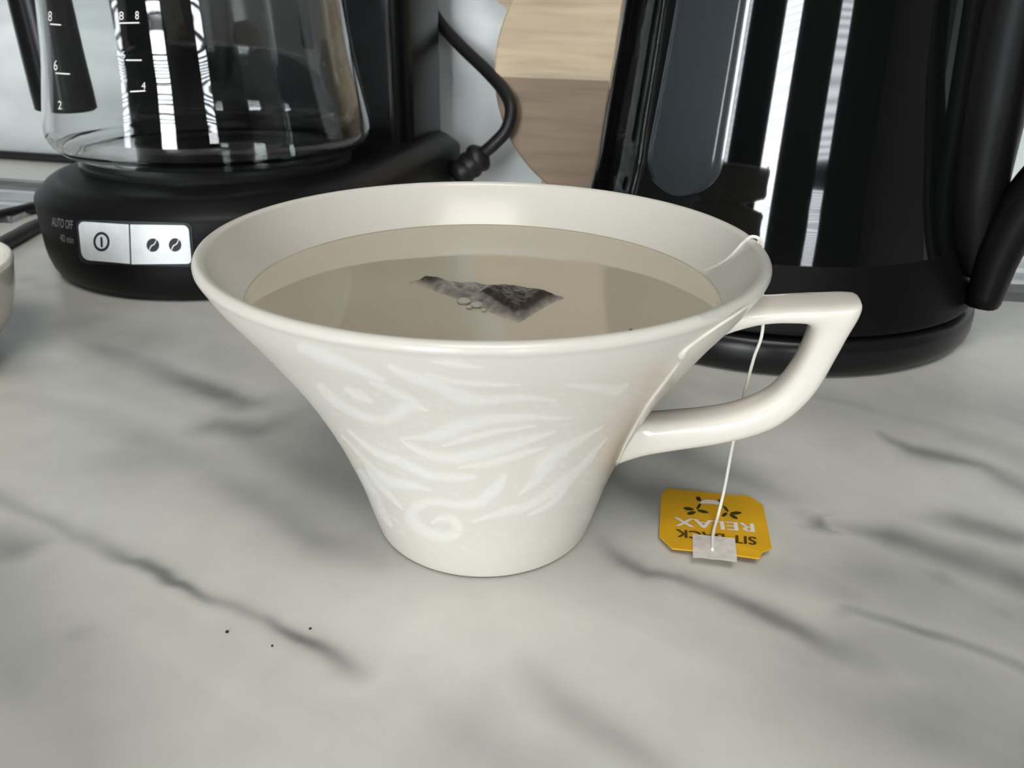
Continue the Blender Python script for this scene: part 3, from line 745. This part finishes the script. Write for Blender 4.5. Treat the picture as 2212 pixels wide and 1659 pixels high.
def jug_text(text, x, y, w_, h_):
    v, f = glyphs(text); mesh('level_number', [on_jug(x + (a - .5) * w_, y - (b2 - .5) * h_) for a, b2 in v], f, m_white, cf, False)
for a in ((108, 132, 52, 54), (120, 151, 158, 160), (258, 301, 50, 49), (272, 306, 130, 130), (281, 314, 198, 196)): jug_line(*a)  # one of the two sets is the other's reflection, put on as print
for a in (('8', 108, 35, 8, 22), ('6', 120, 141, 8, 22), ('2', 129, 227, 8, 18), ('8', 262, 34, 10, 18), ('6', 266, 118, 9, 15), ('8', 296, 33, 8, 18), ('4', 310, 185, 9, 15)): jug_text(*a)
mesh('collar', *lathe([(.0535, .180), (.0585, .180), (.0600, .183), (.0575, .197), (.0535, .199)], CCF, 96, False, False), m_plastic, cf, auto=40)
mesh('lid', *lathe([(.0530, .1955), (.056, .199), (.052, .207), (.030, .212), (.001, .213)], CCF, 96), m_plastic, cf, auto=40)
hc = np.array([-.2640, .4500])
ps = [np.array([CCF[0] - .050, CCF[1] + .012, .1880]), np.array([-.226, .440, .1935]), np.array([-.248, .447, .1900]), np.array([-.2560, .4505, .170]), np.array([-.2555, .4505, .130]), np.array([-.2545, .4500, .095]), np.array([-.2538, .4500, .075]), np.array([-.2535, .4500, .0665]), np.array([-.2535, .4500, .0635])]
sp2 = spline(ps, 6)
mesh('handle', *tube(sp2, np.interp(np.linspace(0, 1, len(sp2)), [0, .2, .4, .75, .9, .95, 1], [.007, .010, .0135, .0150, .0150, .012, .004]), 18), m_column, cf)

# ------------------------------------------------------------------ kettle on its power base
KC = np.array([.111, .345])
pb = mesh('kettle_power_base', *lathe([(.001, .0), (.0880, .0), (.0905, .0010), (.0922, .0035), (.0926, .0060), (.0924, .0105), (.0914, .0135), (.0898, .0146), (.080, .0150), (.001, .0150)], KC, 160), m_kbase, None, base=(KC[0], KC[1], 0), auto=50)
tag(pb, 'round black power base under the kettle', 'kettle base')
kt = thing('kettle', (KC[0], KC[1], .0152), 'glossy black electric kettle with smoked water window', 'kettle')
kcurve = spline([(.0902, .0178), (.0886, .0230), (.0848, .0310), (.0812, .0385), (.0785, .0470), (.0767, .0560), (.0753, .0640), (.0737, .0800), (.0717, .1000), (.0699, .1200), (.0680, .1400), (.0655, .1700), (.0630, .2000), (.0610, .2200)], 8)
kp = [(.001, .0153), (.080, .0153), (.0885, .0156), (.0902, .0165)] + [(r, z) for r, z in kcurve] + [(.0585, .2225), (.054, .2230)]
Vk, Fk = lathe(kp, KC, 180); Vk = np.array(Vk)
tk = np.arctan2(Vk[:, 1] - KC[1], Vk[:, 0] - KC[0]); dt = np.abs((tk - math.radians(142) + np.pi) % (2 * np.pi) - np.pi)
push = .028 * np.exp(-(dt / .28) ** 2) * sm(Vk[:, 2], .165, .222) * (np.hypot(Vk[:, 0] - KC[0], Vk[:, 1] - KC[1]) > .05)
Vk[:, 0] += push * math.cos(math.radians(142)); Vk[:, 1] += push * math.sin(math.radians(142))
kz = np.array([p_[1] for p_ in kp]); ksplit = int(np.argmax(kz > .0385)); NK = 180
mesh('body', Vk[ksplit * NK:], [tuple(i - ksplit * NK for i in f) for f in Fk if min(f) >= ksplit * NK], m_gloss, kt, auto=50)
mesh('lower_band', Vk[:(ksplit + 1) * NK], [f for f in Fk if max(f) < (ksplit + 1) * NK], m_kband, kt, auto=50)['label'] = 'matte black lower band'
mesh('lid', *lathe([(.0535, .2226), (.055, .2240), (.053, .2275), (.040, .2315), (.016, .2340), (.014, .2420), (.010, .2440), (.001, .2442)], KC, 96), m_gloss, kt, auto=40)
kprof = [(r, z) for r, z in kcurve]
def kang(x, y):
    p = hit_lathe(x, y, KC, kprof); return math.atan2(p[1] - KC[1], p[0] - KC[0]), p[2]
tL, zA = kang(1401, 330); tR, _ = kang(1566, 330); tL0, z0_ = kang(1463, 2); tR0, _ = kang(1621, 2); _, zB = kang(1475, 424)
rowsz = np.concatenate([zB + (zA - zB) * (1 - np.cos(np.linspace(0, np.pi / 2, 14))), np.linspace(zA, .185, 26)[1:]])
kr = lambda z: np.interp(z, [p[1] for p in kprof], [p[0] for p in kprof])
Vw = []
for lay in (.0010, -.0008):
    for z in rowsz:
        f_ = np.clip((z - zA) / (z0_ - zA), 0, 2); l, r_ = tL + (tL0 - tL) * f_, tR + (tR0 - tR) * f_
        if z < zA:
            q = math.sqrt(max(0, 1 - ((zA - z) / (zA - zB)) ** 2)); q = max(q, .02); m0 = (l + r_) / 2; l, r_ = m0 + (l - m0) * q, m0 + (r_ - m0) * q
        for k, t in enumerate(np.linspace(l, r_, 15)):
            edge = .0006 if (lay > 0 and k in (0, 14)) else 0
            R_ = kr(z) + lay - edge; Vw.append((KC[0] + R_ * math.cos(t), KC[1] + R_ * math.sin(t), z))
nr = len(rowsz); Fw = strip_faces(nr, 15); N = nr * 15
Fw = Fw + [tuple(i + N for i in f[::-1]) for f in Fw]
bd = [i * 15 for i in range(nr)] + [(nr - 1) * 15 + j for j in range(1, 15)] + [i * 15 + 14 for i in range(nr - 2, -1, -1)] + list(range(13, 0, -1))
Fw += [(bd[i], bd[(i + 1) % len(bd)], bd[(i + 1) % len(bd)] + N, bd[i] + N) for i in range(len(bd))]
ww = fix_normals(mesh('water_window', Vw, Fw, m_window, kt, True, auto=40)); ww['label'] = 'smoked blue-grey water level window with rounded foot'
# handle: spine against the body, arm sweeping out, foot near the base
def kh(az, path, hw, hr, mat, name, n=16):
    A = math.radians(az); U = np.array([math.cos(A), math.sin(A), 0]); N_ = np.array([-math.sin(A), math.cos(A), 0])
    P_ = spline(path, 6); T = np.gradient(P_, axis=0); T /= np.linalg.norm(T, axis=1)[:, None]
    hwv = np.interp(np.linspace(0, 1, len(P_)), np.linspace(0, 1, len(hw)), hw); hrv = np.interp(np.linspace(0, 1, len(P_)), np.linspace(0, 1, len(hr)), hr)
    secs = []
    for p, t, a, b2 in zip(P_, T, hwv, hrv):
        e = np.array([-t[1], t[0]])
        sec = []
        for q in np.linspace(0, 2 * np.pi, n, endpoint=False):
            cu, su = math.cos(q), math.sin(q); cu = math.copysign(abs(cu) ** .7, cu); su = math.copysign(abs(su) ** .7, su)
            r2 = p + e * cu * b2
            sec.append(np.array([KC[0], KC[1], 0]) + U * r2[0] + np.array([0, 0, r2[1]]) + N_ * su * a)
        secs.append(sec)
    return mesh(name, *loft(secs), mat, kt)
kh(-37, [(.062, .205), (.100, .215), (.132, .205), (.148, .178), (.151, .145), (.142, .118), (.126, .098), (.110, .080), (.0995, .062), (.0950, .042), (.0945, .0195)],
   [.012, .013, .014, .014, .013, .012, .011, .0115, .012, .012, .012], [.009, .010, .010, .011, .011, .011, .0105, .010, .009, .008, .006], m_kband, 'handle')
kh(-35, [(.066, .205), (.0735, .160), (.0755, .120), (.078, .090), (.0815, .060), (.0855, .042), (.089, .030)],
   [.012, .014, .015, .015, .014, .012, .010], [.010, .012, .012, .012, .010, .008, .004], m_kband, 'handle_spine')

# ------------------------------------------------------------------ wooden boards leaning on the wall
def leaning(name, dist0, dist1, ztop):  # maps (along wall, height) to a leaning plane at depth w behind its front
    def f(u, v, w_):
        lean = (dist1 - dist0) / ztop
        return WX * u + WN * (dist0 + lean * v + w_) + np.array([0, 0, v])
    return f
bp = wallpx(1350, 150, .531); ub = bp @ WX; RBD = .0850; zc_ = RBD + .0006
bd_ = thing('round_board', (bp[0], bp[1], 0), 'round two-tone wooden board leaning behind the kettle', 'board')
lf = leaning('b', .517, .536, .17)
def disc_part(name, a0, a1, mat, parent):
    ts = np.radians(np.linspace(a0, a1, 60)); sec = []
    yo = -.0055   # joint a little under the centre
    rim = [(RBD * math.cos(t), RBD * math.sin(t)) for t in ts]
    rim = [(x, max(y, yo) if a0 < 90 else min(y, yo)) for x, y in rim]
    sgn = 1 if a0 < 90 else -1
    V_, n_ = [], len(rim)
    for w_, s in ((0.0012, 1.0), (0, .988), (.0105, .988), (.0117, 1.0)):
        pass
    for w_, s in ((0, .985), (.0010, 1.0), (.0095, 1.0), (.0105, .985)):
        V_ += [lf(ub + x * s, zc_ + yo + (y - yo) * s, w_) for x, y in rim]
    Fb = [(i * n_ + j, i * n_ + (j + 1) % n_, (i + 1) * n_ + (j + 1) % n_, (i + 1) * n_ + j) for i in range(3) for j in range(n_)]
    Fb += [tuple(range(n_)), tuple(3 * n_ + j for j in range(n_))]
    o = fix_normals(mesh(name, V_, Fb, mat, parent, True, auto=30))
    o.data.materials.append(m_wood_e)
    for p_ in o.data.polygons:
        if abs(p_.normal @ Vector(WN)) < .6: p_.material_index = 1
    return o
al = math.degrees(math.asin(.0055 / RBD))
disc_part('upper_half', -al, 180 + al, m_wood_l, bd_)['label'] = 'pale beech upper half'
disc_part('lower_half', 180 + al, 360 - al, m_wood_d, bd_)['label'] = 'brown lower half'
# taller pale board behind it, narrow at the foot
sb = wallpx(1250, 10, .552); us = sb @ WX
shape = spline([(-.020, .0006), (-.022, .05), (-.030, .09), (-.0455, .117), (-.0560, .1275), (-.0700, .155), (-.0730, .185), (-.062, .215), (-.035, .236), (0, .242)], 6)
shape = [(x, y) for x, y in shape] + [(-x, y) for x, y in shape[-2::-1]]
Vs, ns = [], len(shape)
for w_ in (0.0, .008): Vs += [WX * (us + x) + WN * (.5505 + w_ + (.0 if y < 0 else 0)) + np.array([0, 0, y]) for x, y in shape]
ob = mesh('serving_board', Vs, [tuple(range(ns)), tuple(ns + j for j in range(ns))] + [(j, (j + 1) % ns, ns + (j + 1) % ns, ns + j) for j in range(ns)], m_wood_l, None, False, base=(sb[0], sb[1], 0))
fix_normals(ob); tag(ob, 'pale wooden serving board standing behind the round board', 'board')

# ------------------------------------------------------------------ cables on the worktop left of the coffee maker
p = [WN * .549 + WX * u + np.array([0, 0, .0036]) for u in np.linspace(-.9, -.30, 14)]
c1 = mesh('power_cable', *tube(p, .0034, 12), m_cable, None, base=p[6] * (1, 1, 0)); tag(c1, 'straight black cable lying along the foot of the marble wall', 'cable')
q = [G(-260, 540), G(-120, 508), G(0, 480), G(85, 459), (-.287, .505, 0), (-.279, .545, 0), (-.268, .590, 0), (-.256, .613, 0)]
q = spline([np.array([a[0], a[1], .0037]) for a in q], 8)
c2 = mesh('power_cable', *tube(q, .0034, 12), m_cable, None, base=q[20] * (1, 1, 0)); tag(c2, 'black cable slanting towards the back of the coffee maker', 'cable')
q = [G(-260, 660), G(-120, 610), G(0, 548), G(40, 526), G(90, 500), (-.262, .478, 0), (-.250, .492, 0), (-.243, .502, 0)]
q = spline([np.array([a[0], a[1], .0040]) for a in q], 8)
c3 = mesh('power_cable', *tube(q, .0037, 12), m_cable_g, None, base=q[20] * (1, 1, 0)); tag(c3, 'dull grey cable in front of the black cable beside the coffee maker', 'cable')

# ------------------------------------------------------------------ ridged metal strips at the back of the worktop
def ridged(name, x0, x1, y0, y1, slope, label):
    prof = [(0, 0), (.02, .004), (.08, .0068), (.16, .0072), (.20, .0040), (.30, .0040), (.36, .0062), (.46, .0062), (.52, .0036), (.62, .0036), (.68, .0056), (.78, .0056), (.83, .0034), (.97, .0034), (1, 0)]
    secs = []
    for x in np.linspace(x0, x1, 3):
        secs.append([(x, y0 + (y1 - y0) * t + slope * (x - x0), z) for t, z in prof])
    o = mesh(name, *loft(secs), m_strip, None, True, base=((x0 + x1) / 2, y0, 0), auto=25)
    fix_normals(o); return tag(o, label, 'metal strip')
ridged('metal_strip', .2065, .46, .3475, .425, -.10, 'shiny ridged metal strip beside the kettle')
ridged('metal_strip', -.66, -.300, .610, .520, -.20, 'shiny ridged metal strip beyond the cables by the coffee maker')

# ------------------------------------------------------------------ second cup, cut by the frame
C2 = np.array([-.2280, .2470])
pr2 = spline([(.0290, .0), (.0345, .0022), (.0405, .0085), (.0450, .0150), (.0480, .0240), (.0500, .0345)], 6)
pr2 = [(.001, .001), (.026, .001)] + [tuple(a) for a in pr2]
pr2 += [(.0498, .0358), (.0488, .0362), (.0474, .0356)] + [(max(r - .003, .001), max(z, .004)) for r, z in spline([(.0500, .0345), (.0480, .0240), (.0450, .0150), (.0405, .0085), (.0345, .0040), (.005, .0040)], 5)]
m2 = mesh('low_cup', *lathe(pr2, C2, 96), m_cup2, None, base=(C2[0], C2[1], 0)); fix_normals(m2)
tag(m2, 'plain low cream cup without handle in view, beside the coffee maker', 'cup')

# ------------------------------------------------------------------ crumbs
def crumb(p, s, label, name='crumb'):
    r = rng; n = 6; V_ = []
    for k, z in enumerate((0, .5, 1.0)):
        for j in range(n):
            a = 2 * math.pi * j / n + .3 * k; q = s * (1 - .25 * k) * (.75 + .5 * r.random()); V_.append((p[0] + q * math.cos(a), p[1] + q * math.sin(a), p[2] + z * s * .8))
    Fq = [(i * n + j, i * n + (j + 1) % n, (i + 1) * n + (j + 1) % n, (i + 1) * n + j) for i in range(2) for j in range(n)] + [tuple(range(n - 1, -1, -1)), tuple(2 * n + j for j in range(n))]
    o = mesh(name, V_, Fq, m_crumb, None, False, base=p); return tag(o, label, 'crumb', 'dark crumbs on and around the cup')
crumb(G(490, 1365, .0001), .00042, 'square dark crumb lying alone on the bare worktop')
crumb(G(670, 1358, .0001), .00035, 'tiny dark crumb just behind the long grey vein')
crumb(G(588, 1395, .0001), .00032, 'tiny dark crumb just in front of the long grey vein')
crumb(rimp(-1.13, .0600, .0738), .0005, 'dark crumb stuck on the lip of the tea cup')
